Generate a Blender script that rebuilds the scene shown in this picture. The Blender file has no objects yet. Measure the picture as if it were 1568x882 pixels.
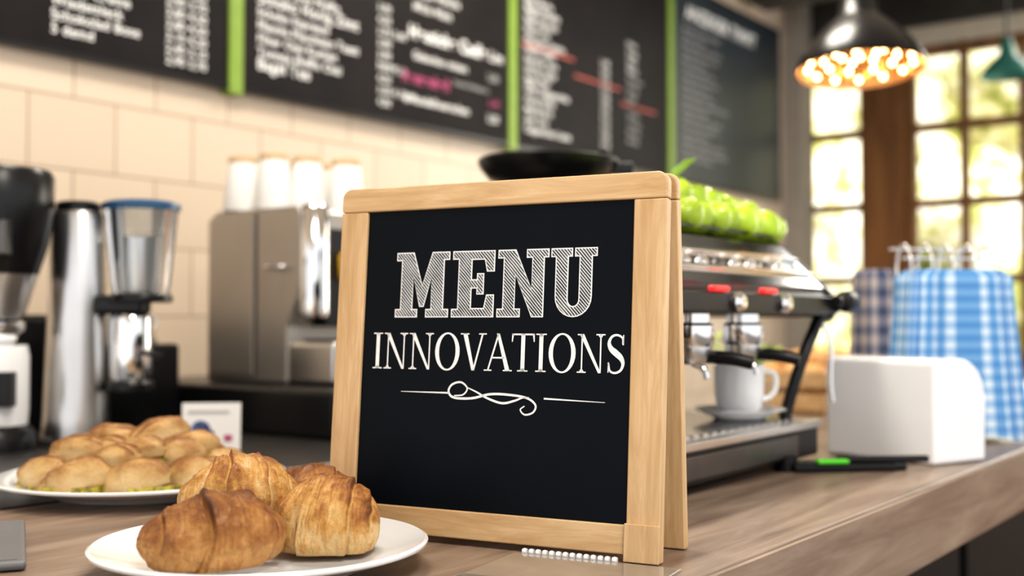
import bpy, bmesh, math, random
from mathutils import Vector, Matrix, noise
from mathutils.geometry import tessellate_polygon
random.seed(4)
scene=bpy.context.scene
col=scene.collection
R=math.radians

# ---------------------------------------------------------------- materials
def mk(name):
    m=bpy.data.materials.new(name); m.use_nodes=True
    nt=m.node_tree; b=nt.nodes['Principled BSDF']
    return m,nt,b
def ramp(nt,stops):
    r=nt.nodes.new('ShaderNodeValToRGB'); e=r.color_ramp.elements
    while len(e)<len(stops): e.new(0.5)
    for i,(p,c) in enumerate(stops):
        e[i].position=p; e[i].color=(c[0],c[1],c[2],1)
    return r
def coords(nt,scale=(1,1,1),kind='Object',rot=(0,0,0)):
    tc=nt.nodes.new('ShaderNodeTexCoord'); mp=nt.nodes.new('ShaderNodeMapping')
    mp.inputs['Scale'].default_value=scale; mp.inputs['Rotation'].default_value=rot
    nt.links.new(tc.outputs[kind],mp.inputs['Vector']); return mp.outputs['Vector']
def plain(name,c,rough=0.5,metal=0.0,var=0.06,nscale=20,bump=0.0,emit=None,estr=0,trans=0,coat=0,spec=0.5):
    m,nt,b=mk(name)
    n=nt.nodes.new('ShaderNodeTexNoise'); n.inputs['Scale'].default_value=nscale; n.inputs['Detail'].default_value=4
    nt.links.new(coords(nt),n.inputs['Vector'])
    r=ramp(nt,[(0.3,[max(0,x*(1-var)) for x in c]),(0.7,[min(1,x*(1+var)) for x in c])])
    nt.links.new(n.outputs['Fac'],r.inputs['Fac']); nt.links.new(r.outputs['Color'],b.inputs['Base Color'])
    b.inputs['Roughness'].default_value=rough; b.inputs['Metallic'].default_value=metal
    b.inputs['Transmission Weight'].default_value=trans; b.inputs['Coat Weight'].default_value=coat
    b.inputs['Specular IOR Level'].default_value=spec
    if bump:
        bp=nt.nodes.new('ShaderNodeBump'); bp.inputs['Strength'].default_value=bump; bp.inputs['Distance'].default_value=0.002
        nt.links.new(n.outputs['Fac'],bp.inputs['Height']); nt.links.new(bp.outputs['Normal'],b.inputs['Normal'])
    if emit:
        b.inputs['Emission Color'].default_value=(*emit,1); b.inputs['Emission Strength'].default_value=estr
    return m
def wood(name,dark,light,axis='x',rough=0.45,fine=60,coarse=1.6,bump=0.15):
    m,nt,b=mk(name)
    s={'x':(coarse,fine*0.35,fine*0.35),'y':(fine*0.35,coarse,fine*0.35),'z':(fine*0.35,fine*0.35,coarse)}[axis]
    n=nt.nodes.new('ShaderNodeTexNoise'); n.inputs['Scale'].default_value=1.0; n.inputs['Detail'].default_value=8; n.inputs['Roughness'].default_value=0.65
    n.inputs['Distortion'].default_value=0.6
    nt.links.new(coords(nt,s),n.inputs['Vector'])
    r=ramp(nt,[(0.3,dark),(0.5,[(a+c)/2 for a,c in zip(dark,light)]),(0.68,light)])
    nt.links.new(n.outputs['Fac'],r.inputs['Fac']); nt.links.new(r.outputs['Color'],b.inputs['Base Color'])
    b.inputs['Roughness'].default_value=rough
    bp=nt.nodes.new('ShaderNodeBump'); bp.inputs['Strength'].default_value=bump; bp.inputs['Distance'].default_value=0.001
    nt.links.new(n.outputs['Fac'],bp.inputs['Height']); nt.links.new(bp.outputs['Normal'],b.inputs['Normal'])
    return m

M={}
M['maple_x']=wood('maple_horizontal',(.50,.30,.13),(.76,.54,.31),'x',0.5,190,7,.25)
M['maple_z']=wood('maple_vertical',(.50,.30,.13),(.76,.54,.31),'z',0.5,190,7,.25)
M['counter']=wood('counter_laminate',(.135,.085,.058),(.37,.28,.215),'x',0.38,75,2.6,0.1)
M['fascia']=wood('counter_fascia',(.16,.10,.07),(.38,.29,.22),'x',0.45,75,2.2,0.1)
M['winwood']=wood('window_wood',(.12,.045,.012),(.34,.155,.045),'z',0.5,30,1.5)
M['chalk_black']=plain('chalkboard_black',(.0025,.0048,.0085),0.42,var=.25,nscale=6,spec=0.14)
M['chalk_wall']=plain('chalkboard_wall',(.012,.0095,.010),0.6,var=.35,nscale=5,spec=.18)
M['chalk_wall4']=plain('chalkboard_window_sheen',(.022,.032,.042),0.38,var=.3,nscale=3,spec=.5)  # bluish window reflection painted into this board's base colour
M['chalk']=plain('chalk_white',(.88,.88,.87),0.9,var=.06,nscale=200)
M['chalk_dim']=plain('chalk_grey',(.42,.42,.42),0.9,var=.15,nscale=60)
M['chalk_pink']=plain('chalk_pink',(.45,.09,.20),0.9)
M['chalk_red']=plain('chalk_red',(.58,.16,.13),0.9)
M['lime']=plain('lime_strip',(.22,.34,.045),0.5)
M['steel']=plain('brushed_steel',(.70,.69,.68),0.28,1.0,var=.08,nscale=8)
M['steel_matt']=plain('satin_steel',(.42,.39,.355),0.38,.75,var=.06,nscale=5)
M['chrome']=plain('chrome',(.88,.88,.89),0.10,1.0,var=.02)
M['dsteel']=plain('dark_steel',(.14,.13,.125),0.3,.8,var=.1)
M['black']=plain('black_plastic',(.008,.008,.009),0.28,var=.2,spec=.4)
M['blackm']=plain('black_matt',(.012,.011,.011),0.6,var=.2,spec=.3)
M['china']=plain('white_china',(.87,.87,.87),0.15,var=.01,coat=.5)
M['wplast']=plain('white_plastic',(.93,.93,.935),0.25,var=.01,coat=.3)
M['cardb']=plain('tan_card',(.66,.47,.28),0.7)
M['paper']=plain('paper_white',(.84,.83,.81),0.7,var=.02)
M['glass']=plain('clear_hopper',(.80,.86,.90),0.06,trans=.9,var=.01)
M['acryl']=plain('clear_acrylic',(.95,.97,.98),0.05,trans=.93,var=.01)
M['bluer']=plain('blue_rim',(.02,.09,.20),0.3)
M['red']=plain('red_indicator',(.6,.02,.02),0.3,emit=(1,.05,.05),estr=.7)
M['green_accent']=plain('green_grip',(.12,.75,.04),0.35)  # plain green plastic of the tongs grip
M['fruit']=plain('green_fruit',(.40,.56,.035),0.32,var=.45,nscale=14)
M['leaf']=plain('fresh_leaf',(.36,.58,.05),0.5,var=.3)
M['orange']=plain('orange_fruit',(.70,.38,.14),0.5,var=.3)
M['bronze']=plain('lamp_inside',(.72,.40,.17),0.25,.75,var=.2,nscale=30)
M['bulb']=plain('warm_bulb',(1,.8,.5),0.3,emit=(1,.60,.27),estr=20)
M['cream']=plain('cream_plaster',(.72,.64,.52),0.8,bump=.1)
M['greige']=plain('grey_plaster',(.42,.38,.33),0.8,bump=.1)
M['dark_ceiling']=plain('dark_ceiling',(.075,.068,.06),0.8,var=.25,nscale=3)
M['teal']=plain('teal_enamel',(.05,.22,.18),0.35)
M['amber']=plain('amber_liquid',(.7,.42,.05),0.2)
M['filling']=plain('herb_filling',(.42,.34,.05),0.6,var=.7,nscale=120,bump=.8)
M['tablet']=plain('grey_tablet',(.16,.16,.165),0.4)
M['photo_blue']=plain('printed_blue',(.06,.09,.22),0.5,var=.9,nscale=60)

m,nt,b=mk('beige_wall_tiles')
tc=nt.nodes.new('ShaderNodeTexCoord'); sx=nt.nodes.new('ShaderNodeSeparateXYZ'); cx=nt.nodes.new('ShaderNodeCombineXYZ')
nt.links.new(tc.outputs['Object'],sx.inputs[0])
ax=nt.nodes.new('ShaderNodeMath'); ax.operation='ADD'; ax.inputs[1].default_value=1.975-1.40+2.26
az=nt.nodes.new('ShaderNodeMath'); az.operation='ADD'; az.inputs[1].default_value=1.475-.049
nt.links.new(sx.outputs[0],ax.inputs[0]); nt.links.new(sx.outputs[2],az.inputs[0])
nt.links.new(ax.outputs[0],cx.inputs[0]); nt.links.new(az.outputs[0],cx.inputs[1])
br=nt.nodes.new('ShaderNodeTexBrick'); nt.links.new(cx.outputs[0],br.inputs['Vector'])
br.offset=.5; br.inputs['Scale'].default_value=1; br.inputs['Brick Width'].default_value=.226; br.inputs['Row Height'].default_value=.17
br.inputs['Mortar Size'].default_value=.0028; br.inputs['Mortar Smooth'].default_value=.2
br.inputs['Color1'].default_value=(.70,.575,.45,1); br.inputs['Color2'].default_value=(.65,.53,.41,1); br.inputs['Mortar'].default_value=(.38,.28,.20,1)
nt.links.new(br.outputs['Color'],b.inputs['Base Color']); b.inputs['Roughness'].default_value=.4
bp=nt.nodes.new('ShaderNodeBump'); bp.inputs['Strength'].default_value=.4; bp.inputs['Distance'].default_value=.003; bp.invert=True
nt.links.new(br.outputs['Fac'],bp.inputs['Height']); nt.links.new(bp.outputs['Normal'],b.inputs['Normal'])
M['tiles']=m
m,nt,b=mk('chalk_hatching')
w=nt.nodes.new('ShaderNodeTexWave'); w.inputs['Scale'].default_value=125; w.inputs['Distortion'].default_value=2.2; w.inputs['Detail'].default_value=3; w.inputs['Detail Scale'].default_value=.5
nt.links.new(coords(nt,rot=(0,R(42),0)),w.inputs['Vector'])
n=nt.nodes.new('ShaderNodeTexNoise'); n.inputs['Scale'].default_value=60; nt.links.new(coords(nt),n.inputs['Vector'])
mu=nt.nodes.new('ShaderNodeMath'); mu.operation='MULTIPLY_ADD'; mu.inputs[1].default_value=.8; nt.links.new(n.outputs['Fac'],mu.inputs[0])
sb=nt.nodes.new('ShaderNodeMath'); sb.operation='SUBTRACT'; sb.inputs[1].default_value=.40; nt.links.new(w.outputs['Fac'],sb.inputs[0]); nt.links.new(sb.outputs[0],mu.inputs[2])
r=ramp(nt,[(.36,(.012,.017,.022)),(.62,(.66,.67,.68))]); nt.links.new(mu.outputs[0],r.inputs['Fac'])
nt.links.new(r.outputs['Color'],b.inputs['Base Color']); b.inputs['Roughness'].default_value=.9
M['hatch']=m
def pastry(name,pale,gold,brown,dark,k=1.0,rough=.5,coat=.15):
    m,nt,b=mk(name)
    at=nt.nodes.new('ShaderNodeAttribute'); at.attribute_name='bake'
    prev=at.outputs['Fac']
    for sc,amp in ((38,.70*k),(190,.55*k)):
        n=nt.nodes.new('ShaderNodeTexNoise'); n.inputs['Scale'].default_value=sc; n.inputs['Detail'].default_value=6; n.inputs['Roughness'].default_value=.6
        nt.links.new(coords(nt),n.inputs['Vector'])
        mx=nt.nodes.new('ShaderNodeMath'); mx.operation='MULTIPLY_ADD'; mx.inputs[1].default_value=amp; nt.links.new(n.outputs['Fac'],mx.inputs[0])
        sb=nt.nodes.new('ShaderNodeMath'); sb.operation='SUBTRACT'; sb.inputs[1].default_value=amp*.5
        nt.links.new(prev,sb.inputs[0]); nt.links.new(sb.outputs[0],mx.inputs[2]); prev=mx.outputs[0]
    r=ramp(nt,[(.08,pale),(.38,gold),(.68,brown),(.98,dark)]); nt.links.new(prev,r.inputs['Fac'])
    nt.links.new(r.outputs['Color'],b.inputs['Base Color']); b.inputs['Roughness'].default_value=rough
    b.inputs['Coat Weight'].default_value=coat; b.inputs['Coat Roughness'].default_value=.3
    b.inputs['Subsurface Weight'].default_value=.08; b.inputs['Subsurface Radius'].default_value=(.01,.005,.002)
    n2=nt.nodes.new('ShaderNodeTexNoise'); n2.inputs['Scale'].default_value=230; n2.inputs['Detail'].default_value=8; n2.inputs['Roughness'].default_value=.7
    nt.links.new(coords(nt),n2.inputs['Vector'])
    bp=nt.nodes.new('ShaderNodeBump'); bp.inputs['Strength'].default_value=1.0; bp.inputs['Distance'].default_value=.005
    nt.links.new(n2.outputs['Fac'],bp.inputs['Height']); nt.links.new(bp.outputs['Normal'],b.inputs['Normal'])
    return m
M['croissant']=pastry('croissant_crust',(.88,.62,.30),(.74,.40,.11),(.46,.18,.038),(.19,.06,.014))
M['croissant_d']=pastry('croissant_dark_crust',(.68,.37,.13),(.48,.21,.052),(.30,.105,.024),(.13,.042,.011))
M['bun']=pastry('bun_crust',(.84,.62,.33),(.74,.47,.19),(.46,.21,.06),(.22,.08,.02),.8)
def gingham(name,c1,c2,c3,sc,th):
    m,nt,b=mk(name)
    tc=nt.nodes.new('ShaderNodeTexCoord'); sx=nt.nodes.new('ShaderNodeSeparateXYZ'); nt.links.new(tc.outputs['UV'],sx.inputs[0])
    outs=[]
    for i in (0,1):
        mu=nt.nodes.new('ShaderNodeMath'); mu.operation='MULTIPLY'; mu.inputs[1].default_value=sc[i]; nt.links.new(sx.outputs[i],mu.inputs[0])
        fr=nt.nodes.new('ShaderNodeMath'); fr.operation='FRACT'; nt.links.new(mu.outputs[0],fr.inputs[0])
        gt=nt.nodes.new('ShaderNodeMath'); gt.operation='GREATER_THAN'; gt.inputs[1].default_value=th[i]; nt.links.new(fr.outputs[0],gt.inputs[0]); outs.append(gt)
    ad=nt.nodes.new('ShaderNodeMath'); ad.operation='MULTIPLY_ADD'; ad.inputs[1].default_value=.62
    nt.links.new(outs[0].outputs[0],ad.inputs[0])
    m2=nt.nodes.new('ShaderNodeMath'); m2.operation='MULTIPLY'; m2.inputs[1].default_value=.38; nt.links.new(outs[1].outputs[0],m2.inputs[0]); nt.links.new(m2.outputs[0],ad.inputs[2])
    r=ramp(nt,[(.0,c1),(.5,c2),(1,c3)]); nt.links.new(ad.outputs[0],r.inputs['Fac'])
    nt.links.new(r.outputs['Color'],b.inputs['Base Color']); b.inputs['Roughness'].default_value=.9
    return m
M['gingham']=gingham('blue_gingham',(.76,.86,.94),(.24,.48,.78),(.11,.31,.64),(26,13),(.38,.42))
M['plaid']=gingham('grey_plaid',(.62,.52,.45),(.25,.25,.32),(.07,.09,.16),(14,8),(.45,.5))
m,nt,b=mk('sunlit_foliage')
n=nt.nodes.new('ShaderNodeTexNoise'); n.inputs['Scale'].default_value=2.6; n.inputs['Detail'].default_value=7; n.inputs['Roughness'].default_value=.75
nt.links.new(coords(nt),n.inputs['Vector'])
r=ramp(nt,[(.34,(.12,.14,.03)),(.43,(.38,.41,.11)),(.49,(.74,.68,.36)),(.56,(.98,.96,.86))]); nt.links.new(n.outputs['Fac'],r.inputs['Fac'])  # overexposed daylight painted into the leaf colours as near-white patches
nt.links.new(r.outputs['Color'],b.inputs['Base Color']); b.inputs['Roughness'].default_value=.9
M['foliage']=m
M['floor']=plain('dark_floor',(.07,.055,.045),0.4,var=.2,nscale=6)

# ---------------------------------------------------------------- builders
def G(name,loc=(0,0,0),rz=0,parent=None,rx=0):
    e=bpy.data.objects.new(name,None); col.objects.link(e); e.location=loc; e.rotation_euler=(rx,0,rz); e.empty_display_size=.05
    if parent: e.parent=parent
    return e
def mesh(name,verts,faces,mat,parent=None,smooth=False,loc=(0,0,0),rot=(0,0,0)):
    me=bpy.data.meshes.new(name); me.from_pydata([tuple(v) for v in verts],[],faces)
    bm=bmesh.new(); bm.from_mesh(me); bmesh.ops.recalc_face_normals(bm,faces=bm.faces); bm.to_mesh(me); bm.free()
    if mat: me.materials.append(M[mat] if isinstance(mat,str) else mat)
    if smooth:
        for p in me.polygons: p.use_smooth=True
    o=bpy.data.objects.new(name,me); col.objects.link(o); o.location=loc; o.rotation_euler=rot
    if parent: o.parent=parent
    return o
def box(name,parent,lo,hi,mat,bevel=0,rot=(0,0,0),seg=3):
    c=[(a+b_)/2 for a,b_ in zip(lo,hi)]; h=[abs(b_-a)/2 for a,b_ in zip(lo,hi)]
    v=[(x*h[0],y*h[1],z*h[2]) for x in(-1,1) for y in(-1,1) for z in(-1,1)]
    f=[(0,1,3,2),(4,6,7,5),(0,4,5,1),(2,3,7,6),(0,2,6,4),(1,5,7,3)]
    o=mesh(name,v,f,mat,parent,loc=c,rot=rot)
    if bevel:
        bv=o.modifiers.new('bevel','BEVEL'); bv.width=bevel; bv.segments=seg
        for p in o.data.polygons: p.use_smooth=True
        wn=o.modifiers.new('wn','WEIGHTED_NORMAL'); wn.keep_sharp=True
    return o
def lathe(name,parent,prof,mat,loc=(0,0,0),seg=56,rot=(0,0,0),smooth=True,sy=1.0):
    v=[];f=[];n=len(prof)
    for i in range(seg):
        a=2*math.pi*i/seg
        for r_,z in prof: v.append((r_*math.cos(a),r_*math.sin(a)*sy,z))
    for i in range(seg):
        j=(i+1)%seg
        for k in range(n-1): f.append((i*n+k,j*n+k,j*n+k+1,i*n+k+1))
    me=bpy.data.meshes.new(name); me.from_pydata(v,[],f)
    bm=bmesh.new(); bm.from_mesh(me); bmesh.ops.remove_doubles(bm,verts=bm.verts,dist=1e-6); bmesh.ops.recalc_face_normals(bm,faces=bm.faces); bm.to_mesh(me); bm.free()
    me.materials.append(M[mat])
    if smooth:
        for p in me.polygons: p.use_smooth=True
        try: me.set_sharp_from_angle(angle=R(40))
        except Exception: pass
    o=bpy.data.objects.new(name,me); col.objects.link(o); o.location=loc; o.rotation_euler=rot
    if parent: o.parent=parent
    return o
def tube(name,parent,pts,rad,mat,cyclic=False,bez=True):
    cu=bpy.data.curves.new(name,'CURVE'); cu.dimensions='3D'; cu.bevel_depth=rad; cu.bevel_resolution=4; cu.use_fill_caps=True
    s=cu.splines.new('BEZIER' if bez else 'POLY')
    if bez:
        s.bezier_points.add(len(pts)-1)
        for p,q in zip(s.bezier_points,pts): p.co=q; p.handle_left_type='AUTO'; p.handle_right_type='AUTO'
    else:
        s.points.add(len(pts)-1)
        for p,q in zip(s.points,pts): p.co=(*q,1)
    s.use_cyclic_u=cyclic
    cu.materials.append(M[mat])
    o=bpy.data.objects.new(name,cu); col.objects.link(o)
    if parent: o.parent=parent
    return o
def extrude_x(name,parent,prof,x0,x1,mat,bevel=0,smooth=False):
    n=len(prof)
    v=[(x0,y,z) for y,z in prof]+[(x1,y,z) for y,z in prof]
    f=[tuple(range(n)),tuple(range(2*n-1,n-1,-1))]+[(i,(i+1)%n,n+(i+1)%n,n+i) for i in range(n)]
    o=mesh(name,v,f,mat,parent)
    if bevel:
        bv=o.modifiers.new('bevel','BEVEL'); bv.width=bevel; bv.segments=3; bv.limit_method='ANGLE'
    return o
def ribbon_mesh(polys):
    v=[];f=[]
    for p in polys:
        base=len(v); tris=tessellate_polygon([[Vector((a,b_,0)) for a,b_ in p]])
        v+=p; f+=[tuple(base+i for i in t) for t in tris]
    return v,f
def flat(name,parent,polys,y,mat):
    v,f=ribbon_mesh(polys)
    me=bpy.data.meshes.new(name); me.from_pydata([(a,y,b_) for a,b_ in v],[],f); me.materials.append(M[mat])
    o=bpy.data.objects.new(name,me); col.objects.link(o); o.parent=parent; return o

C=1.0; CAMZ=1.23
# ---------------------------------------------------------------- room
box('floor',None,(-2,-3,-.05),(5.95,2.5,0),'floor')
box('wall_back',None,(-2,2.4,0),(5.95,2.5,2.95),'tiles')
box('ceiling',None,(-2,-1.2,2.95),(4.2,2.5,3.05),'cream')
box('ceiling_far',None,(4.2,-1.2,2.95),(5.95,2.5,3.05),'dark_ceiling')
box('wall_right_sill',None,(5.85,-2.5,0),(5.95,2.4,1.05),'winwood')
box('wall_right_lintel',None,(5.85,-2.5,2.62),(5.95,2.4,2.72),'cream')
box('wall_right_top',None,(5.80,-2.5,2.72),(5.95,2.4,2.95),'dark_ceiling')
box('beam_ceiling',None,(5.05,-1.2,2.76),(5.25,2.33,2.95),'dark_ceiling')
box('wall_right_post',None,(5.80,1.83,1.05),(5.95,2.04,2.62),'winwood')
def window(name,y0,y1,ny):
    g=G(name,(5.88,y0,1.05))
    W=y1-y0; t=.022
    zs=[0,.385,.77,1.155,1.54]
    for i,z in enumerate(zs):
        box(f'rail_{i}',g,(-.03,0,max(0,z-t)),(.03,W,min(1.57,z+t)),'winwood')
    for i in range(ny+1):
        y=W*i/ny; tt=t*1.6 if i in(0,ny) else t*.8
        box(f'mullion_{i}',g,(-.034,max(0,y-tt),.0),(.034,min(W,y+tt),1.57),'winwood')
window('window_1',2.04,2.385,1)
window('window_2',-2.3,1.83,15)
box('column_corner',None,(5.62,2.30,0),(5.76,2.4,2.95),'greige')

v=[];f=[];nx=70;ny_=40
for i in range(nx):
    for j in range(ny_):
        y=-3+i*.16; z=-.5+j*.14
        d=noise.fractal(Vector((y*.9,z*.9,0)),1,2,5)*1.0
        v.append((9.5+d,y,z))
for i in range(nx-1):
    for j in range(ny_-1):
        a=i*ny_+j; f.append((a,a+1,a+ny_+1,a+ny_))
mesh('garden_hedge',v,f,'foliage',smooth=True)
box('ground_outside',None,(5.95,-4,-.06),(12,8,-.01),'floor')

# ---------------------------------------------------------------- wall chalkboards
def ctext(parent,s,x,z,size,mat,off=.0006,align='LEFT',xs=1.0):
    cu=bpy.data.curves.new('lettering','FONT'); cu.body=s; cu.size=size; cu.offset=off*size/.035; cu.align_x=align; cu.space_character=1.08
    cu.materials.append(M[mat]); o=bpy.data.objects.new('lettering',cu); col.objects.link(o); o.parent=parent
    o.location=(x,-.0125,z); o.rotation_euler=(R(90),0,0); o.scale=(xs,1,1); return o
words="Espresso Latte Macchiato Cappuccino Mocha Filter Brew Chai Matcha Schoko Bagel Panini Tomate Salat Suppe Kuchen Muffin Toast Honig Vanille Milch Tee Zimt Butter Brot".split()
def wds(n): return ' '.join(random.choice(words) for _ in range(n))
def chalkboard(x0,x1,mat,lines):
    g=G('menu_chalkboard',(x0,2.380,1.847))
    W=x1-x0
    box('panel',g,(0,-.012,0),(W,.015,.86),mat,.002)
    box('edge_bottom',g,(0,-.016,-.01),(W,.015,.0),'black')
    box('edge_top',g,(0,-.016,.86),(W,.015,.872),'black')
    for L in lines: ctext(g,*L)
    return g
BX=[.775,1.963,3.19,4.34,5.53]; hw=.024
L1=[]
for i,s in enumerate(['5 demd','Schokolad Bose','Wiedemleck','Kaffee Creme','Latte']): L1.append((s,.635,.036+.033*i,.034,'chalk'))
for i in range(9): L1.append((random.choice(['3,10 4,20','2,90 3,70','2,40 3,10','3,80 4,50']),.945,.022+.030*i,.031,'chalk'))
for i in range(14): L1.append((wds(2),.10,.10+.034*i,.030,'chalk'))
L2=[]
for i in range(12):
    L2.append((wds(3 if i%4 else 2)[:25],.05,.060+.036*i,.036 if i%5 else .045,'chalk',.0008))
for i in range(9): L2.append((random.choice(['2,70 3,40','3,90','3,20 4,10','4,50']),.52,.035+.036*i,.031,'chalk'))
L2+= [('Heutiche Cadle',.66,.27,.058,'chalk',.0012),('Lim',1.07,.27,.050,'chalk'),('Gebacken mitten',.68,.205,.036,'chalk'),
      ('Ingwer',.52,.150,.030,'chalk'),('Restenhell',.63,.128,.050,'chalk_pink',.0012),('frische Erdbeeren',.88,.155,.024,'chalk_dim'),
      ('#Mandelhoernchen',.64,.065,.038,'chalk',.0008),('3,80',1.06,.20,.034,'chalk_dim'),('2,60',1.07,.115,.03,'chalk_pink'),('3,20',1.06,.06,.034,'chalk')]
for i in range(7): L2.append((wds(2),.68,.36+.05*i,.038,'chalk'))
L3=[]
for i in range(14):
    L3.append((wds(2)[:19],.05,.055+.036*i,.032 if i%4 else .038,'chalk',.0008))
L3+= [('____________',.04,.372,.05,'chalk_red',.003),('____________',.38,.315,.05,'chalk_red',.003),('__________',.72,.26,.05,'chalk_red',.003)]
for i in range(10): L3.append((random.choice(['2,70','3,40','4,10']),.56,.06+.036*i,.033,'chalk'))
for i in range(12): L3.append((wds(1),.76,.10+.036*i,.032,'chalk' if i>7 else 'chalk_dim'))
L4=[('ANZEIGER TIMMT',.12,.725,.085,'chalk',.001)]
for i in range(17): L4.append((wds(4 if i%3 else 3)[:34],.08,.09+.036*i,.032,'chalk_dim',.0003))
mats=['chalk_wall','chalk_wall','chalk_wall','chalk_wall4']
for i,L in enumerate([L1,L2,L3,L4]): chalkboard(BX[i]+hw,BX[i+1]-hw,mats[i],L)
for i in (1,2,3): box('trim_%d'%i,None,(BX[i]-hw+.001,2.362,1.825),(BX[i]+hw-.001,2.399,2.75),'lime',.002)

# ---------------------------------------------------------------- counter
g=G('bar_counter',(0,0,0))
box('top',g,(-1,.48,.90),(4.6,1.32,1.0),'counter',.004)
box('fascia',g,(-1,.474,.898),(4.6,.480,.996),'fascia')
box('base',g,(-.9,.68,.0),(4.5,1.30,.90),'blackm')
for i in range(8): box(f'base_panel_{i}',g,(-.8+i*.66,.665,.08),(-.2+i*.66,.68,.86),'blackm',.004)
g=G('back_worktop',(0,0,0))
box('top',g,(-1,1.33,.96),(2.6,2.39,1.0),'dsteel',.004)
box('cabinet',g,(-1,1.42,0),(2.55,2.39,.96),'blackm')

# ---------------------------------------------------------------- A-frame menu sign
W=.378
SL=(.873,.899,C+.001)
g=G('tabletop_menu_sign',SL,R(-79.8))
ff=G('front_frame',(0,0,0),0,g,R(-4.6))
def rr_top(x0,x1,z0,z1,r):
    p=[(x0,z0),(x1,z0)]
    for k in range(7):
        a=R(90*k/6); p.append((x1-r+r*math.cos(a),z1-r+r*math.sin(a)))
    for k in range(7):
        a=R(90+90*k/6); p.append((x0+r+r*math.cos(a),z1-r+r*math.sin(a)))
    return p
def extr_y(name,parent,prof,y0,y1,mat,bevel=.0015):
    n=len(prof)
    v=[(x,y0,z) for x,z in prof]+[(x,y1,z) for x,z in prof]
    f=[tuple(range(n)),tuple(range(2*n-1,n-1,-1))]+[(i,(i+1)%n,n+(i+1)%n,n+i) for i in range(n)]
    o=mesh(name,v,f,mat,parent)
    if bevel:
        bv=o.modifiers.new('bevel','BEVEL'); bv.width=bevel; bv.segments=2; bv.limit_method='ANGLE'; bv.angle_limit=R(40)
    return o
def frame(p,T=.013):
    extr_y('top_rail',p,rr_top(0,W,.3485,.375,.011),0,T,'maple_x')
    box('stile_left',p,(0,0,0),(.034,T,.348),'maple_z',.0015)
    box('stile_right',p,(W-.034,0,0),(W,T,.348),'maple_z',.0015)
    box('bottom_rail',p,(.0342,.0,.006),(W-.0342,T,.034),'maple_x',.0015)
    box('panel',p,(.033,.004,.032),(W-.033,.008,.350),'chalk_black')
frame(ff)
box('foot_right',ff,(W-.035,-.0035,0),(W+.0005,.0,.036),'maple_z',.001)
box('hinge_left',g,(.05,.040,.352),(.08,.052,.360),'chrome')
bf=G('back_frame',(0,.078,0),0,g,R(3.2))
frame(bf,.012)
def inset(poly,d):
    area=sum(poly[i][0]*poly[(i+1)%len(poly)][1]-poly[(i+1)%len(poly)][0]*poly[i][1] for i in range(len(poly)))
    if area<0: poly=poly[::-1]
    out=[];n=len(poly)
    for i in range(n):
        p0=Vector(poly[i-1]);p1=Vector(poly[i]);p2=Vector(poly[(i+1)%n])
        a=(p1-p0).normalized(); b_=(p2-p1).normalized()
        na=Vector((-a.y,a.x)); nb=Vector((-b_.y,b_.x))
        m_=(na+nb); k=1+na.dot(nb)
        k=max(k,.35); out.append(tuple(p1+m_*(d/k)))
    return out
LM=[(0,0),(.40,0),(.40,.13),(.31,.13),(.31,.62),(.43,.16),(.51,.16),(.63,.62),(.63,.13),(.54,.13),(.54,0),(.94,0),(.94,.13),(.85,.13),(.85,.87),(.94,.87),(.94,1),(.63,1),(.47,.50),(.31,1),(0,1),(0,.87),(.09,.87),(.09,.13),(0,.13)]
LE=[(0,0),(.70,0),(.70,.34),(.57,.34),(.53,.14),(.33,.14),(.33,.43),(.41,.43),(.41,.34),(.53,.34),(.53,.66),(.41,.66),(.41,.57),(.33,.57),(.33,.86),(.53,.86),(.57,.68),(.70,.68),(.70,1),(0,1),(0,.87),(.10,.87),(.10,.13),(0,.13)]
LN=[(0,0),(.38,0),(.38,.13),(.29,.13),(.29,.62),(.56,0),(.75,0),(.75,.87),(.82,.87),(.82,1),(.46,1),(.46,.87),(.55,.87),(.55,.42),(.29,1),(0,1),(0,.87),(.09,.87),(.09,.13),(0,.13)]
LU=[(0,1),(0,.87),(.07,.87)]
for k in range(13):
    a=math.pi+math.pi*k/12; LU.append((.35+.28*math.cos(a),.30+.30*math.sin(a)))
LU+=[(.63,.87),(.70,.87),(.70,1),(.36,1),(.36,.87),(.43,.87)]
for k in range(9):
    a=-math.pi*k/8; LU.append((.35+.08*math.cos(a),.26+.10*math.sin(a)))
LU+=[(.27,.87),(.33,.87),(.33,1)]
h=.070
for nm,P,x0,x1,w0 in (('m',LM,.0726,.1384,.94),('e',LE,.1418,.192,.70),('n',LN,.1954,.2535,.82),('u',LU,.2555,.306,.70)):
    sxx=(x1-x0)/w0
    Q=[(x0+a*sxx,.2325+b_*h) for a,b_ in P]
    flat('letter_'+nm,ff,[Q],.0036,'chalk')
    flat('letter_fill_'+nm,ff,[inset(Q,.0013)],.0033,'hatch')
def stroke(pts,ws):
    L=[];Rr=[];n=len(pts)
    for i in range(n):
        a=Vector(pts[max(0,i-1)]);b_=Vector(pts[min(n-1,i+1)]); d=(b_-a).normalized(); nn=Vector((-d.y,d.x))*ws[i]/2
        p=Vector(pts[i]); L.append(tuple(p+nn)); Rr.append(tuple(p-nn))
    return [[L[i],L[i+1],Rr[i+1],Rr[i]] for i in range(n-1)]
def catmull(P,n=8):
    P=[Vector(p) for p in P]; P=[P[0]*2-P[1]]+P+[P[-1]*2-P[-2]]; o=[]
    for i in range(1,len(P)-2):
        for k in range(n):
            t=k/n; a,b_,c,d=P[i-1:i+3]
            o.append(tuple(.5*((2*b_)+(c-a)*t+(2*a-5*b_+4*c-d)*t*t+(3*b_-a-3*c+d)*t**3)))
    o.append(tuple(P[-2])); return o
def rc(x0,z0,x1,z1): return [(x0,z0),(x1,z0),(x1,z1),(x0,z1)]
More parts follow.
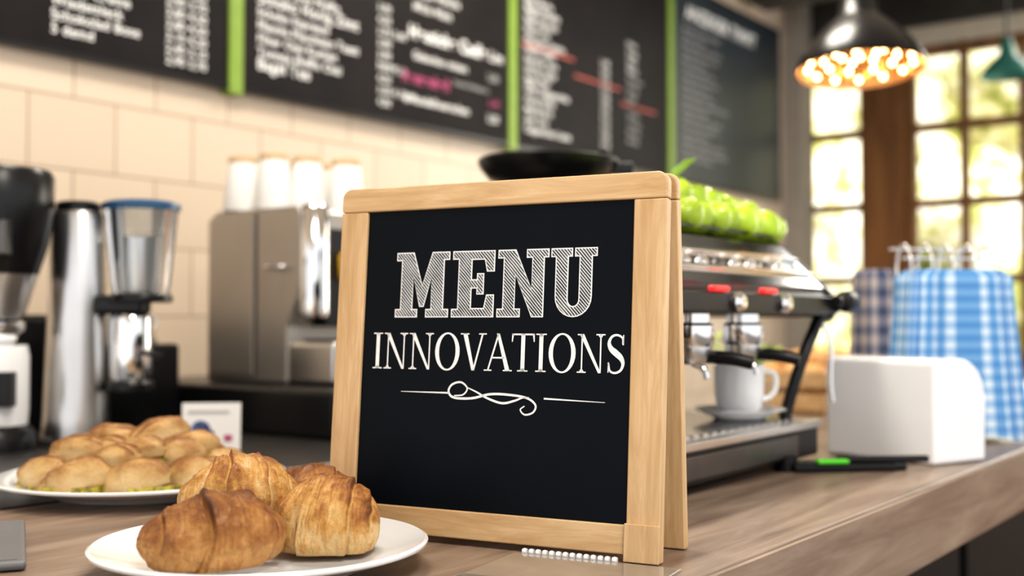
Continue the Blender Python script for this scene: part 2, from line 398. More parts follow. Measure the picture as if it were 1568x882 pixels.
def serif(xc,z,w=.34,up=False):
    t=.035; d=.05
    if up: return [rc(xc-w/2,z-t,xc+w/2,z),[(xc-w/4,z-t),(xc+w/4,z-t),(xc+.04,z-t-d),(xc-.04,z-t-d)]]
    return [rc(xc-w/2,z,xc+w/2,z+t),[(xc-w/4,z+t),(xc+w/4,z+t),(xc+.04,z+t+d),(xc-.04,z+t+d)]]
def gI(): return [rc(.12,0,.25,1)]+serif(.185,0)+serif(.185,1,up=True),.40
def gN(): return [rc(.14,0,.185,1),rc(.72,0,.765,1),[(.08,1),(.22,1),(.765,0),(.68,0)]]+serif(.16,0,.28)+serif(.74,1,.28,True)+[rc(.02,.965,.2,1)],.92
def ell(cx,cz,rx,rz,n=28): return [(cx+rx*math.cos(2*math.pi*i/n),cz+rz*math.sin(2*math.pi*i/n)) for i in range(n)]
def gO():
    o=ell(.46,.5,.43,.52);i_=ell(.46,.5,.29,.475); n=len(o)
    return [[o[k],o[(k+1)%n],i_[(k+1)%n],i_[k]] for k in range(n)],.92
def gV(): return [[(.07,1),(.22,1),(.50,.0),(.40,0)],[(.72,1),(.78,1),(.49,0),(.43,0)]]+serif(.14,1,.30,True)[:1]+serif(.75,1,.26,True)[:1],.86
def gA(): return [[(.06,0),(.115,0),(.46,1),(.40,1)],[(.36,1),(.46,1),(.83,0),(.68,0)],rc(.20,.33,.63,.375)]+serif(.09,0,.26)[:1]+serif(.75,0,.30)[:1],.84
def gT(): return [rc(.34,0,.47,1),rc(.03,.955,.78,1),[(.03,1),(.03,.78),(.06,.78),(.10,1)],[(.78,1),(.78,.78),(.75,.78),(.71,1)]]+serif(.405,0),.81
def gS():
    p=catmull([(.50,.74),(.48,.90),(.32,.975),(.16,.93),(.08,.78),(.14,.63),(.30,.51),(.45,.39),(.51,.24),(.44,.08),(.27,.015),(.12,.07),(.07,.26)],5)
    n=len(p); ws=[.035+.115*math.exp(-((i/(n-1)-.5)/.17)**2)+.02 for i in range(n)]
    return stroke(p,ws)+[[(.48,.72),(.53,.72),(.53,.98),(.50,.98)],[(.05,.28),(.09,.28),(.08,.02),(.05,.02)]],.60
G_={'I':gI,'N':gN,'O':gO,'V':gV,'A':gA,'T':gT,'S':gS}
tot=sum(G_[c]()[1] for c in 'INNOVATIONS'); hh=.0385
X0=.047; X1=.3385; sxx=(X1-X0)/tot; cur=X0; polys=[]
for c in 'INNOVATIONS':
    P,wd=G_[c]()
    for p in P: polys.append([(cur+a*sxx,.1775+b_*hh) for a,b_ in p])
    cur+=wd*sxx
flat('lettering_innovations',ff,polys,.0035,'chalk')
def px(a,b_): return (.192+(a-750)*.000754,.153-(b_-605)*.00067)
polys=[]
s1=catmull([px(*q) for q in [(694,608),(708,606),(714,596),(704,587),(690,591),(685,602),(694,611),(722,611),(750,604),(778,604),(805,608),(818,618),(815,629),(803,633),(796,626),(802,620)]])
polys+=stroke(s1,[.0013+.0012*math.sin(math.pi*i/(len(s1)-1)) for i in range(len(s1))])
s2=catmull([px(*q) for q in [(712,594),(728,601),(745,610),(768,617),(786,613),(798,608),(808,607)]])
polys+=stroke(s2,[.0010+.0014*math.sin(math.pi*i/(len(s2)-1)) for i in range(len(s2))])
polys+=[[px(608,603.6),px(686,602.6),px(686,605.4),px(608,604.4)],[px(830,606.6),px(830,609.4),px(917,611.2),px(917,610.4)]]
flat('flourish',ff,polys,.0035,'chalk')

# ---------------------------------------------------------------- plates & pastries
def plate(name,loc,r):
    g=G(name,loc)
    lathe('dish',g,[(0,.003),(.50*r,.003),(.54*r,.0),(.60*r,.0),(.62*r,.004),(.86*r,.014),(r,.022),(r*1.004,.0245),(r*.985,.026),(.84*r,.018),(.62*r,.008),(.0,.007)],'china',seg=96)
    return g
plate('white_plate',(.713,.818,C+.001),.153)
plate('white_plate',(.93,1.305,C+.001),.187)
cr=R(-53.4)
pz=C+.011
def croissant(name,loc,rz,L,Rd,bend,folds,mat,seed,flatz=.9,pw=.5,tilt=0,ridge=.12,skew=.05,lump=.10):
    nu=260;nv=96; v=[];bk=[]
    rad=L/bend
    for i in range(nu+1):
        t0=i/nu
        for j in range(nv):
            ph=2*math.pi*j/nv
            prof=max(0,math.sin(math.pi*t0))**pw
            wob=noise.noise(Vector((math.cos(ph)*1.5,math.sin(ph)*1.5,seed*9.1)))*.035
            st=0;edge=0;cre=0
            for (tf,s_) in folds:
                d=(t0-tf)-skew*math.cos(ph-.6)-wob
                sg=1 if tf<.5 else -1
                d*=sg
                if d>=0:
                    st+=s_*math.exp(-d/.16)*min(1,d/.008)
                    edge=max(edge,s_*math.exp(-(d/.022)**2))
                else:
                    cre=max(cre,s_*math.exp(-((d+.008)/.012)**2))
            r_=Rd*prof*(1-ridge*.3+ridge*st-.05*cre)
            P=Vector((t0*3.2+seed*3,math.cos(ph)*1.1,math.sin(ph)*1.1))
            nz=noise.fractal(P,1,2,4)
            wr=noise.fractal(Vector((t0*22+seed,math.cos(ph)*4,math.sin(ph)*4)),1,2,4)
            # thin flaky layer lines running round the roll
            fl=noise.noise(Vector((t0*70+3*nz,math.cos(ph)*1.2,math.sin(ph)*1.2+seed)))
            r_*=1+lump*nz+.026*wr+.010*fl
            a=(t0-.5)*bend
            rx=r_*math.cos(ph); rzv=r_*math.sin(ph)*flatz
            bot=-Rd*.55*flatz
            if rzv<bot: rzv=bot+(rzv-bot)*.15
            v.append((math.sin(a)*(rad+rx),-(math.cos(a)*(rad+rx)-rad),rzv))
            up=max(0,math.sin(ph)*.5+.5)
            bk.append(max(0,min(1,.10+.52*up**1.5+.34*nz+.20*wr+.16*fl+.28*edge*up-.40*cre*(1-.3*up))))
    f=[(i*nv+j,i*nv+(j+1)%nv,(i+1)*nv+(j+1)%nv,(i+1)*nv+j) for i in range(nu) for j in range(nv)]
    mn=min(p[2] for p in v); v=[(a,b_,c-mn) for a,b_,c in v]
    o=mesh(name,v,f,mat,None,True,loc,(tilt,0,rz))
    at=o.data.attributes.new('bake','FLOAT','POINT')
    for k,x in enumerate(bk): at.data[k].value=x
    return o
croissant('croissant',(.655,.815,pz),cr+R(24),.130,.041,1.2,[(.12,.8),(.36,1.3),(.70,1.1),(.88,.7)],'croissant_d',1,.92,.48,skew=.09,lump=.16,ridge=.16)
croissant('croissant',(.765,.785,pz),cr+R(-12),.100,.044,.5,[(.14,.9),(.34,1.0),(.72,.9),(.88,.8)],'croissant',2,.95,.36,skew=.06,lump=.10,ridge=.13)
croissant('croissant',(.742,.884,pz+.014),cr+R(15),.116,.044,1.2,[(.10,.8),(.24,1),(.38,1),(.62,1),(.78,.9),(.9,.7)],'croissant',3,.95,.45,lump=.13)
croissant('croissant',(.818,.862,pz+.008),cr+R(-5),.10,.038,.6,[(.2,.7),(.7,.8)],'croissant_d',5,1.0,.45,lump=.12)

def bunheap():
    V=[];F=[];B=[];MI=[]
    def add(cx,cy,cz,rx,ry,rz_,ang,seed,tilt=0):
        nu,nv=34,40; base=len(V)
        for i in range(nu+1):
            th=math.pi*i/nu
            for j in range(nv):
                ph=2*math.pi*j/nv
                x=math.sin(th)*math.cos(ph); y=math.sin(th)*math.sin(ph); z=math.cos(th)
                if z<-.35: z=-.35+(z+.35)*.25
                n_=noise.fractal(Vector((x*1.3+seed*7,y*1.3,z*1.3)),1,2,3)*.13
                gd=(y-.25*math.sin(1.6*x+seed))
                groove=-.16*math.exp(-(gd/.10)**2)*(z>.1)
                k=1+n_+groove
                X=x*rx*k*(1-.15*abs(y));Y=y*ry*k*(1-.30*x*x);Z=z*rz_*k
                Z+=X*tilt
                V.append((cx+X*math.cos(ang)-Y*math.sin(ang),cy+X*math.sin(ang)+Y*math.cos(ang),cz+Z))
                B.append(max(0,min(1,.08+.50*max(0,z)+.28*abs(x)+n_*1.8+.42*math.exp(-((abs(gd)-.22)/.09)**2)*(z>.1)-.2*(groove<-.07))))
        for i in range(nu):
            for j in range(nv):
                F.append((base+i*nv+j,base+i*nv+(j+1)%nv,base+(i+1)*nv+(j+1)%nv,base+(i+1)*nv+j)); MI.append(0)
        base=len(V)
        for i in range(9):
            for j in range(nv):
                ph=2*math.pi*j/nv; rr=.95+.09*math.sin(5*ph+seed)+.06*math.sin(11*ph)
                x=math.cos(ph)*rr; y=math.sin(ph)*rr; z=-.20-.42*i/8
                X=x*rx*(1-.15*abs(y));Y=y*ry*(1-.30*x*x)
                V.append((cx+X*math.cos(ang)-Y*math.sin(ang),cy+X*math.sin(ang)+Y*math.cos(ang),cz+z*rz_)); B.append(0)
        for i in range(8):
            for j in range(nv):
                F.append((base+i*nv+j,base+i*nv+(j+1)%nv,base+(i+1)*nv+(j+1)%nv,base+(i+1)*nv+j)); MI.append(1)
    fw=(.803,.596); rt=(.596,-.803)
    lst=[(-.108,-.045,0,.95),(-.052,-.080,0,1.0),(.022,-.078,0,1),(.085,-.040,0,.95),
     (-.10,.04,.004,.95),(-.03,.0,.02,1.0),(.042,.0,.018,.95),(.095,.045,.002,.95),(-.02,.09,0,1),(.055,.09,0,1),
     (-.075,-.012,.026,.9),(-.045,.035,.036,.95),(.012,.040,.043,.95),(.010,-.030,.028,.85),(.062,.035,.028,.85),(-.085,.03,.024,.9),(-.015,-.045,.02,.85)]
    for k,(a,b_,z,s) in enumerate(lst):
        add(a*rt[0]+b_*fw[0],a*rt[1]+b_*fw[1],.019+z,.046*s,.029*s,.028*s,cr+R(random.uniform(-25,35)),k,random.uniform(-.2,.2))
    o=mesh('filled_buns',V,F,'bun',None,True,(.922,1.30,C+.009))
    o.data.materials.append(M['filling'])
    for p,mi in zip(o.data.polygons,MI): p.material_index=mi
    at=o.data.attributes.new('bake','FLOAT','POINT')
    for k,x in enumerate(B): at.data[k].value=x
bunheap()

# ---------------------------------------------------------------- espresso machine
g=G('espresso_machine',(1.14,.70,C))
LX=.63; UX=.705
for i,(x,y) in enumerate([(.04,.04),(.58,.04),(.04,.36),(.58,.36)]): lathe(f'foot_{i}',g,[(0,0),(.018,0),(.016,.014),(0,.014)],'black',(x,y,0))
box('base_body',g,(0,.0,.013),(LX,.40,.066),'black',.005)
box('base_front_panel',g,(.02,-.004,.020),(LX-.09,.0,.052),'dsteel',.002)
box('base_front_trim',g,(0,-.006,.058),(LX+.002,.012,.070),'steel',.002)
box('tray_rim',g,(.01,.012,.066),(LX-.005,.38,.070),'steel',.002)
for i in range(21): box(f'grille_{i}',g,(.02+.0275*i,.02,.070),(.035+.0275*i,.30,.074),'chrome')
up=[(.0,.238),(.0,.266),(.010,.276),(.085,.352),(.10,.360),(.42,.360),(.42,.238)]
extrude_x('upper_body',g,up,0.0,UX-.02,'black',.003)
extrude_x('front_steel_panel',g,[(.0125,.2775),(.085,.350),(.080,.354),(.008,.282)],.01,UX-.03,'chrome')
for k,(za,ya) in enumerate([(.300,.0315),(.325,.0565)]):
    tube(f'panel_rib_{k}',g,[(.02,ya-.004,za+.004),(UX-.04,ya-.004,za+.004)],.0045,'chrome',bez=False)
extrude_x('end_cap',g,[(-.004,.234),(-.004,.270),(.08,.352),(.10,.364),(.42,.364),(.42,.234)],UX-.02,UX,'black',.006)
box('lower_band',g,(.0,-.012,.240),(UX-.01,.0,.268),'black',.003)
for i in range(12): 
    lathe(f'button_{i}',g,[(0,0),(.009,0),(.008,.006),(0,.007)],'steel' if i%3 else 'dsteel',(.04+.053*i,.040,.313),rot=(R(45),0,0),seg=20)
box('back_panel',g,(0,.36,.066),(LX,.40,.238),'steel')
tube('leg_right',g,[(UX-.03,.012,.24),(LX-.005,.03,.15),(LX-.02,.05,.068)],.010,'black')
tube('leg_left',g,[(.012,.012,.24),(.012,.03,.15),(.012,.05,.068)],.010,'black')
for i,x in enumerate((.05,.256,.415)):
    lathe(f'group_{i}',g,[(0,.0),(.026,.0),(.030,.006),(.030,.03),(.024,.034),(.024,.06),(0,.06)],'chrome',(x,.03,.192))
    lathe(f'basket_{i}',g,[(0,0),(.020,.002),(.026,.010),(.027,.026),(0,.026)],'steel',(x,.03,.168))
    tube(f'spout_{i}',g,[(x,.03,.172),(x,.012,.162),(x,.008,.150)],.005,'chrome')
    tube(f'handle_{i}',g,[(x,.03,.180),(x+.01,-.02,.178),(x+.02,-.05,.172)],.009,'black')
    box(f'lamp_{i}',g,(x-.026,-.018,.268),(x+.020,-.006,.276),'red',.003)
    lathe(f'chrome_knob_{i}',g,[(0,0),(.014,0),(.015,.006),(.010,.012),(0,.013)],'chrome',(x+.05,-.012,.254),rot=(R(90),0,0),seg=24)
for i,(z,y) in enumerate([(.260,-.01),(.244,.03)]):
    lathe(f'steam_knob_{i}',g,[(0,0),(.009,0),(.009,.03),(.017,.034),(.019,.055),(.015,.062),(0,.063)],'black',(UX-.045,y-.01,z),rot=(0,R(90),0))
tube('steam_wand',g,[(UX-.03,.02,.240),(UX-.025,.0,.20),(UX-.03,-.005,.12),(UX-.035,-.01,.095)],.0035,'chrome')
tube('cup_rail',g,[(.01,.10,.36),(.01,.10,.372),(UX-.03,.10,.372),(UX-.02,.10,.372),(UX-.02,.40,.372),(.01,.40,.372),(.01,.10,.372)],.003,'black',bez=False)
def apples():
    V=[];F=[];
    prof=[(0,-.020),(.006,-.026),(.016,-.027),(.026,-.018),(.031,-.002),(.029,.014),(.020,.024),(.010,.025),(.004,.019),(0,.017)]
    n=len(prof);seg=22
    spots=[]
    for k in range(8): spots.append((-.16+.047*k,-.070+.01*(k%2),.029))
    for k in range(8): spots.append((-.15+.046*k,-.015,.030))
    for k in range(7): spots.append((-.14+.048*k,.040,.030))
    for k in range(6): spots.append((-.14+.048*k,-.040,.062-.003*k))
    for k in range(4): spots.append((-.13+.048*k,.012,.066))
    for (x,y,z) in spots:
        rot=Matrix.Rotation(random.uniform(-.6,.6),3,'X')@Matrix.Rotation(random.uniform(-.6,.6),3,'Y'); s=random.uniform(.88,1.0); base=len(V)
        for i in range(seg):
            a=2*math.pi*i/seg
            for r_,zz in prof:
                q=rot@Vector((r_*math.cos(a),r_*math.sin(a),zz))*s; V.append((x+q.x,y+q.y,max(.001,z+q.z)))
        for i in range(seg):
            j=(i+1)%seg
            for m_ in range(n-1): F.append((base+i*n+m_,base+j*n+m_,base+j*n+m_+1,base+i*n+m_+1))
    o=mesh('green_apples',V,F,'fruit',None,True,(1.700,.885,C+.361))
    v=[(-.15,-.03,.080),(-.155,-.045,.100),(-.125,-.05,.118),(-.095,-.055,.124),(-.11,-.04,.104),(-.13,-.03,.086)]
    mesh('leaf',v,[(0,1,2,5),(5,2,4),(2,3,4)],'leaf',o)
apples()

g=G('coffee_cup',(1.652,.782,C+.0745))
lathe('saucer',g,[(0,.002),(.030,.002),(.034,0),(.040,0),(.046,.005),(.070,.014),(.0735,.0155),(.070,.017),(.045,.009),(0,.007)],'china')
lathe('cup',g,[(0,.008),(.026,.008),(.029,.010),(.035,.020),(.0385,.040),(.0395,.085),(.038,.086),(.0365,.084),(.035,.046),(.031,.026),(.024,.015),(0,.014)],'china')
a=Vector((.596,-.803,0))
tube('handle',g,[tuple(a*.037+Vector((0,0,.074))),tuple(a*.053+Vector((0,0,.072))),tuple(a*.058+Vector((0,0,.052))),tuple(a*.050+Vector((0,0,.036))),tuple(a*.036+Vector((0,0,.030)))],.0042,'china')

g=G('bean_grinder',(1.735,1.205,C))
box('base',g,(-.08,-.085,0),(.08,.085,.04),'black',.01)
lathe('body',g,[(0,.04),(.06,.04),(.062,.20),(.055,.22),(0,.22)],'steel')
lathe('hopper',g,[(.04,.22),(.06,.26),(.085,.46),(.085,.480)],'dsteel')
lathe('lid',g,[(0,.478),(.08,.478),(.110,.490),(.128,.512),(.132,.524),(.128,.528),(.11,.518),(.06,.512),(0,.512)],'black',seg=72)
lathe('lid_knob',g,[(0,.0),(.006,0),(.006,.014),(.011,.018),(.011,.028),(0,.03)],'black',(.058,-.086,.518))
box('lid_hinge',g,(.045,-.128,.498),(.105,-.075,.520),'black',.004,rot=(0,0,R(-50)))

# ---------------------------------------------------------------- automatic coffee machine (left)
g=G('black_cabinet',(1.53,1.556,C))
box('body',g,(0,0,.0),(.66,.70,.095),'black',.012)
box('drawer',g,(.03,-.004,.015),(.62,.0,.08),'blackm',.002)
tube('drawer_handle',g,[(.2,-.004,.055),(.2,-.02,.055),(.4,-.02,.055),(.4,-.004,.055)],.004,'steel',bez=False)
g=G('coffee_machine',(1.626,1.751,C+.096))
extrude_x('housing',g,[(.04,.0),(.04,.12),(.0,.20),(.0,.36),(.012,.372),(.27,.372),(.30,.355),(.30,0)],0,.36,'steel_matt',.006)
box('side_seam',g,(-.002,.135,.01),(.0,.139,.365),'dsteel')
box('side_panel',g,(-.004,.145,.015),(.0,.29,.355),'steel_matt',.003)
lathe('front_column',g,[(0,0),(.030,0),(.032,.01),(.032,.225),(.024,.235),(0,.235)],'chrome',(.035,.0,.14))
box('dispense_recess',g,(.07,-.003,.12),(.33,.05,.33),'black',.004)
lathe('amber_bottle',g,[(0,0),(.016,0),(.018,.01),(.018,.05),(.01,.06),(0,.06)],'amber',(.12,-.012,.22))
tube('side_handle',g,[(-.002,.10,.245),(-.016,.095,.245),(-.016,.045,.245),(-.002,.04,.245)],.004,'chrome')
box('drip_tray',g,(.0,-.10,.0),(.34,.04,.09),'steel',.012)
box('drip_grille',g,(.01,-.095,.09),(.33,.0,.094),'dsteel')
def cupstack(loc):
    g=G('paper_cup',loc)
    lathe('shell',g,[(0,.0),(.042,.0),(.043,.004),(.031,.112),(.030,.114),(0,.112)],'paper')
    lathe('base_ring',g,[(.0315,.106),(.0325,.108),(.031,.120),(.027,.122),(.026,.116),(0,.116)],'cardb')
for (x,y) in [(1.665,1.98),(1.675,1.89),(1.735,1.955),(1.745,1.86),(1.80,1.93),(1.830,1.825),(1.875,1.905)]:
    cupstack((x,y,C+.469))

rt=Vector((.596,-.803,0))
p=Vector((1.20,1.93,C))+rt*.026
g=G('coffee_grinder',tuple(p),cr)
lathe('body',g,[(0,0),(.062,0),(.064,.01),(.060,.05),(.053,.25),(.050,.42),(.046,.43),(0,.432)],'steel',sy=.9)
lathe('cap',g,[(0,.43),(.040,.43),(.040,.445),(.034,.449),(0,.449)],'black')
box('arm',g,(.03,-.03,.24),(.13,.03,.275),'black',.008)
lathe('hopper',g,[(.050,.275),(.054,.30),(.066,.43),(.070,.437)],'glass',(.118,0,0))
lathe('hopper_inner',g,[(0,.28),(.040,.28),(.048,.33),(.050,.38),(0,.385)],'steel',(.118,0,0))
lathe('hopper_rim',g,[(.067,.432),(.071,.434),(.071,.444),(.060,.449),(0,.450)],'bluer',(.118,0,0))
lathe('collar',g,[(0,.262),(.056,.262),(.058,.27),(.055,.277),(0,.277)],'black',(.118,0,0))
lathe('neck',g,[(.0,.24),(.02,.24),(.016,.264),(0,.264)],'dsteel',(.105,0,0))
lathe('doser',g,[(0,.118),(.036,.118),(.038,.125),(.038,.232),(.034,.24),(0,.24)],'chrome',(.100,0,0))
lathe('doser_base',g,[(0,.100),(.044,.100),(.044,.112),(.038,.118),(0,.118)],'black',(.100,0,0))
box('foot',g,(-.05,-.055,0),(.11,.055,.018),'dsteel',.006)
tube('lever',g,[(.13,-.02,.17),(.16,-.04,.165),(.175,-.05,.16)],.005,'black')

p=Vector((1.075,1.93,C))-rt*.006
g=G('coffee_grinder',tuple(p),cr)
lathe('base',g,[(0,0),(.070,0),(.070,.03),(.058,.045),(.0,.045)],'black')
lathe('white_body',g,[(0,.045),(.056,.045),(.058,.07),(.058,.165),(.054,.185),(0,.185)],'wplast')
box('label',g,(.005,-.0615,.08),(.055,-.035,.14),'black',.002)
lathe('chrome_ring',g,[(0,.185),(.030,.185),(.040,.20),(.050,.212),(.050,.224),(.040,.23),(0,.23)],'chrome')
lathe('silver_cone',g,[(0,.23),(.042,.232),(.052,.25),(.070,.31),(0,.312)],'steel')
lathe('black_hopper',g,[(0,.311),(.071,.311),(.086,.36),(.096,.42),(.096,.485),(.090,.495),(0,.500)],'black')
box('display',g,(.02,-.099,.34),(.06,-.07,.40),'dsteel',.004)

g=G('knock_box',(1.42,2.06,C)); box('bin',g,(-.09,-.07,0),(.09,.07,.18),'black',.01); box('bar',g,(-.08,-.002,.18),(.08,.012,.192),'steel',.003)
for k,(x,y,z) in enumerate([(1.385,2.06,C+.193),(1.45,2.06,C+.193)]):
    g=G('espresso_cup',(x,y,z)); lathe('bowl',g,[(0,0),(.020,0),(.030,.02),(.033,.05),(.031,.051),(.028,.02),(0,.006)],'china')
    tube('ear',g,[(.030,0,.043),(.045,0,.04),(.044,0,.022),(.029,0,.018)],.003,'china')
g=G('milk_fridge',(1.27,2.25,C)); box('bin',g,(-.10,-.06,0),(.22,.08,.24),'blackm',.01); box('door',g,(-.09,-.066,.01),(.21,-.06,.23),'black',.004)
g=G('price_card',(1.278,1.60,C),cr+R(8))
cg=G('leaning_card',(0,0,.004),0,g,R(-8))
box('card',cg,(-.05,0,0),(.05,.0015,.082),'paper')
lathe('print',cg,[(0,0),(.017,0),(.017,.0006),(0,.0006)],'photo_blue',(-.018,-.0002,.034),rot=(R(90),0,0))
lathe('print_small',cg,[(0,0),(.010,0),(.010,.0006),(0,.0006)],'photo_blue',(-.004,-.0004,.026),rot=(R(90),0,0))
box('print_bar',cg,(.022,-.001,.015),(.036,-.0002,.026),'chalk_pink')
box('print_line',cg,(-.04,-.001,.064),(.03,-.0002,.068),'chalk_dim')
box('stand',g,(-.02,-.004,0),(.02,.02,.005),'black')

# ---------------------------------------------------------------- white dispenser
g=G('napkin_dispenser',(1.83,.535,C+.001),math.atan2(-.33,.94))
prof=[(0,0),(.135,0),(.135,.105)]
for k in range(11):
    a=R(90*k/10); prof.append((.135-.068+.068*math.cos(a),.105+.062*math.sin(a)))
prof+=[(.01,.167),(.0,.160)]
n=len(prof)
v=[(x,0,z) for x,z in prof]+[(x,.215,z) for x,z in prof]
f=[tuple(range(n)),tuple(range(2*n-1,n-1,-1))]+[(i,(i+1)%n,n+(i+1)%n,n+i) for i in range(n)]
o=mesh('shell',v,f,'wplast',g); bv=o.modifiers.new('b','BEVEL'); bv.width=.012; bv.segments=5; bv.limit_method='ANGLE'
for p in o.data.polygons: p.use_smooth=True
o.modifiers.new('wn','WEIGHTED_NORMAL')
box('seam',g,(.085,-.001,.02),(.087,.0005,.13),'wplast')

g=G('serving_tongs',(1.70,.625,C+.001),R(-52))
box('arm_a',g,(-.09,-.018,.0),(.07,-.006,.012),'black',.003,rot=(0,0,R(6)))
box('arm_b',g,(-.10,.008,.0),(.09,.022,.012),'black',.003,rot=(0,0,R(-9)))
box('arm_c',g,(-.02,-.005,.012),(.125,.006,.022),'black',.003,rot=(0,0,R(4)))
box('green_grip',g,(-.055,-.024,.012),(-.005,-.008,.019),'green_accent',.003,rot=(0,0,R(6)))
lathe('pivot',g,[(0,0),(.016,0),(.016,.024),(0,.024)],'black',(-.095,0,0))

def towel(name,loc,rz,hwx,hwy,h_,mat,folds,ex=.7,flare=.20):
    V=[];F=[];UV=[];nu=240;nz=24
    for j in range(nz+1):
        t=j/nz; z=h_*t
        k=1+flare*(1-t)**1.3-.05-(.18*max(0,(t-.95)/.05)**2)
        for i in range(nu+1):
            a=2*math.pi*i/nu
            fo=1+ (1-.6*t)*(.04*math.sin(folds*a)+.02*math.sin(folds*1.7*a+1))
            fy=1+ (1-.5*t)*(.26*math.sin(folds*a)+.12*math.sin((folds+3)*a+1))
            ca=math.copysign(abs(math.cos(a))**ex,math.cos(a)); sa=math.copysign(abs(math.sin(a))**ex,math.sin(a))
            V.append((hwx*ca*k*fo,hwy*sa*k*fy,z+.006*math.sin(3*a)*(t<.02)+.0065*(1-t)))
            UV.append((i/nu,t))
    n=nu+1
    for j in range(nz):
        for i in range(nu): F.append((j*n+i,j*n+i+1,(j+1)*n+i+1,(j+1)*n+i))
    F.append(tuple(nz*n+i for i in range(nu)))
    g=G(name,loc,rz)
    o=mesh('cloth',V,F,mat,g,True)
    uvl=o.data.uv_layers.new(name='uv')
    for lp in o.data.loops: uvl.data[lp.index].uv=UV[lp.vertex_index]
    return g
g=towel('gingham_towels',(2.235,.615,C),cr+R(8),.114,.038,.325,'gingham',9,.55,.22)
for i in range(5):
    x=-.10+.042*i
    tube(f'wire_{i}',g,[(x,-.025,.30),(x,-.025,.350),(x,.0,.372),(x,.025,.350),(x,.025,.30)],.0022,'chrome')
tube('wire_long',g,[(-.115,-.025,.345),(.10,-.025,.345)],.0028,'chrome',bez=False)
tube('wire_back',g,[(-.115,.025,.365),(.10,.025,.365)],.0028,'chrome',bez=False)
g=towel('plaid_towel',(2.55,.875,C),cr,.050,.04,.343,'plaid',6,.6)

g=G('fruit_crate',(2.83,1.12,C))
for i,z in enumerate((.01,.065)):
    box(f'slat_front_{i}',g,(-.20,-.10,z),(.20,-.09,z+.04),'maple_x',.002)
    box(f'slat_side_{i}',g,(-.20,-.09,z),(-.19,.10,z+.04),'maple_x',.002)
    box(f'slat_back_{i}',g,(-.20,.10,z),(.20,.11,z+.04),'maple_x',.002)
    box(f'slat_end_{i}',g,(.19,-.09,z),(.20,.10,z+.04),'maple_x',.002)
box('bottom',g,(-.19,-.09,0),(.19,.10,.01),'maple_x')
V=[];F=[]
for k in range(22):
    x=-.15+.06*(k%6)+random.uniform(-.01,.01); y=-.05+.055*((k//6)%3); z=.09+(.03 if k%2 else 0)
    base=len(V);A,B_=14,10
    for i in range(B_+1):
        for j in range(A):
            th=math.pi*i/B_; ph=2*math.pi*j/A; V.append((x+.035*math.sin(th)*math.cos(ph),y+.035*math.sin(th)*math.sin(ph),z+.033*math.cos(th)))
    for i in range(B_):
        for j in range(A): F.append((base+i*A+j,base+i*A+(j+1)%A,base+(i+1)*A+(j+1)%A,base+(i+1)*A+j))
mesh('oranges',V,F,'orange',g,True)
g=G('herb_pot',(2.35,1.10,C)); lathe('pot',g,[(0,0),(.05,0),(.065,.10),(.062,.10),(.05,.09),(0,.09)],'cardb')
V=[];F=[]
for k in range(60):
    a=random.uniform(0,6.28); r_=random.uniform(.01,.075); z=.10+random.uniform(0,.09); b0=len(V)
    c=Vector((r_*math.cos(a),r_*math.sin(a),z)); d=Vector((math.cos(a),math.sin(a),random.uniform(-.3,.8)))*.028; n_=Vector((-math.sin(a),math.cos(a),0))*.012
    V+=[c,c+d*.5+n_,c+d,c+d*.5-n_]; F.append((b0,b0+1,b0+2,b0+3))
mesh('leaves',V,F,'leaf',g)

g=G('tablet',(.590,1.145,C+.001),R(60)); box('slab',g,(-.15,-.07,0),(.085,.09,.009),'tablet',.004); box('screen',g,(-.142,-.062,.009),(.077,.082,.0095),'tablet')
# clear spiral-bound sheet lying in front of the sign
g=G('acrylic_sheet',(SL[0],SL[1],C+.0005),R(-79.8))
box('sheet',g,(.235,-.16,0),(.405,-.016,.003),'acryl',.001)
for i in range(14):
    lathe(f'binding_ring_{i}',g,[(0,-.0025),(.0028,-.0022),(.0034,0),(.0028,.0022),(0,.0025)],'china',(.245+.0072*i,-.0125,.0036),seg=12,rot=(0,R(90),0))

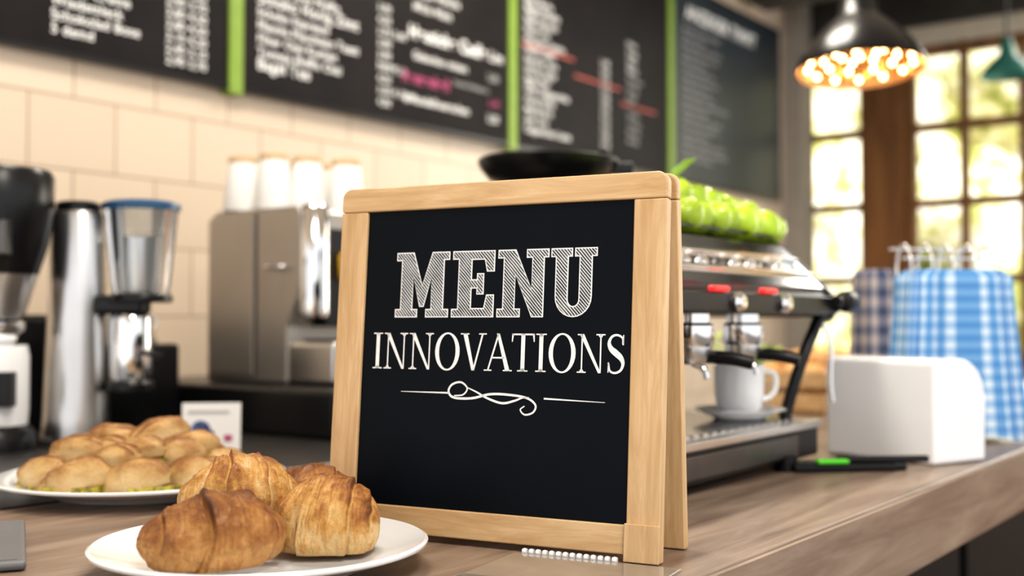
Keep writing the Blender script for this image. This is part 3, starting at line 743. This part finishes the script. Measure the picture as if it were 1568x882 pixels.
# ---------------------------------------------------------------- pendant lamps
def pendant(loc,s,shade,inner,lit=True):
    g=G('pendant_lamp',loc)
    hd=G('head',(0,0,.28*s),cr,g,R(-6) if lit else 0)
    off=-.28*s
    P=[(.178,0),(.181,.004),(.176,.022),(.160,.052),(.135,.085),(.105,.118),(.075,.145),(.055,.165),(.050,.20),(.042,.215),(.036,.26),(.020,.28),(0,.28)]
    lathe('shade',hd,[(a*s,b_*s+off) for a,b_ in P],shade,seg=72)
    Q=[(.177,.0),(.170,.02),(.150,.052),(.125,.083),(.095,.112),(.065,.138),(.0,.150)]
    V=[];F=[];seg=96;n=len(Q)
    for i in range(seg):
        a=2*math.pi*i/seg; rb=1-.03*(i%2)
        for r_,z in Q: V.append((r_*s*math.cos(a)*rb,r_*s*math.sin(a)*rb,z*s+off))
    for i in range(seg):
        j=(i+1)%seg
        for m_ in range(n-1): F.append((i*n+m_,j*n+m_,j*n+m_+1,i*n+m_+1))
    mesh('reflector',V,F,inner,hd)
    tube('cord',g,[(0,0,.28*s),(0,0,2.95-loc[2])],.006,'black',bez=False)
    if lit:
        V=[];F=[]
        for rr,cnt,z in ((.145,13,.018),(.100,9,.030),(.05,5,.040),(.0,1,.04)):
            for k in range(cnt):
                a=2*math.pi*k/cnt+rr*9; x=rr*math.cos(a)*s;y=rr*math.sin(a)*s;zz=z*s+off;b0=len(V);rb=.0075
                for i in range(7):
                    for j in range(10):
                        th=math.pi*i/6;ph=2*math.pi*j/10;V.append((x+rb*math.sin(th)*math.cos(ph),y+rb*math.sin(th)*math.sin(ph),zz+rb*math.cos(th)))
                for i in range(6):
                    for j in range(10):F.append((b0+i*10+j,b0+i*10+(j+1)%10,b0+(i+1)*10+(j+1)%10,b0+(i+1)*10+j))
        mesh('bulbs',V,F,'bulb',hd,True)
        for k in range(4):
            a=k*math.pi/2; tube(f'bulb_wire_{k}',hd,[(0,0,.05*s+off),(.135*s*math.cos(a),.135*s*math.sin(a),.035*s+off),(.172*s*math.cos(a),.172*s*math.sin(a),.02*s+off)],.002,'black')
pendant((3.19,1.137,1.935),1.0,'black','bronze')
pendant((5.30,1.22,2.30),.62,'teal','teal',False)

# ---------------------------------------------------------------- lights
w=bpy.data.worlds.new('World'); scene.world=w; w.use_nodes=True
bg=w.node_tree.nodes['Background']; bg.inputs[0].default_value=(.98,.985,1.0,1); bg.inputs[1].default_value=1.1
def area(name,loc,size,power,c,rot=(0,0,0),sy=None):
    l=bpy.data.lights.new(name,'AREA'); l.energy=power; l.size=size; l.color=c
    if sy: l.shape='RECTANGLE'; l.size_y=sy
    o=bpy.data.objects.new(name,l); col.objects.link(o); o.location=loc; o.rotation_euler=rot; return o
area('overhead_fill',(1.2,1.3,2.9),.5,24,(1,.93,.82))  # added overhead fill lamps, not fixtures of the room
area('overhead_fill',(3.0,1.5,2.9),.5,26,(1,.93,.82))
area('overhead_fill',(.4,-.3,2.9),.7,34,(1,.94,.86))
area('window_daylight',(5.7,.6,1.9),2.4,58,(1,.96,.89),(0,R(90),0),1.4)
s=bpy.data.lights.new('sun','SUN'); s.energy=6.5; s.angle=.02; s.color=(1,.96,.86)
so=bpy.data.objects.new('sun',s); col.objects.link(so); so.location=(0,0,6)
so.rotation_euler=Vector((.75,.25,-.62)).to_track_quat('-Z','Y').to_euler()

# ---------------------------------------------------------------- camera
cam=bpy.data.cameras.new('camera'); co=bpy.data.objects.new('camera',cam); col.objects.link(co)
cam.lens=40; cam.sensor_width=36; cam.clip_start=.01
co.location=(0,0,CAMZ); co.rotation_euler=(R(91.6),0,R(-53.4))
cam.dof.use_dof=True; cam.dof.focus_distance=1.12; cam.dof.aperture_fstop=2.8; cam.dof.aperture_blades=0
scene.camera=co
scene.view_settings.view_transform='Standard'
for lk in ('Medium High Contrast','Standard - Medium High Contrast','None'):
    try:
        scene.view_settings.look=lk; print('look',lk); break
    except Exception: pass
scene.view_settings.exposure=0.05
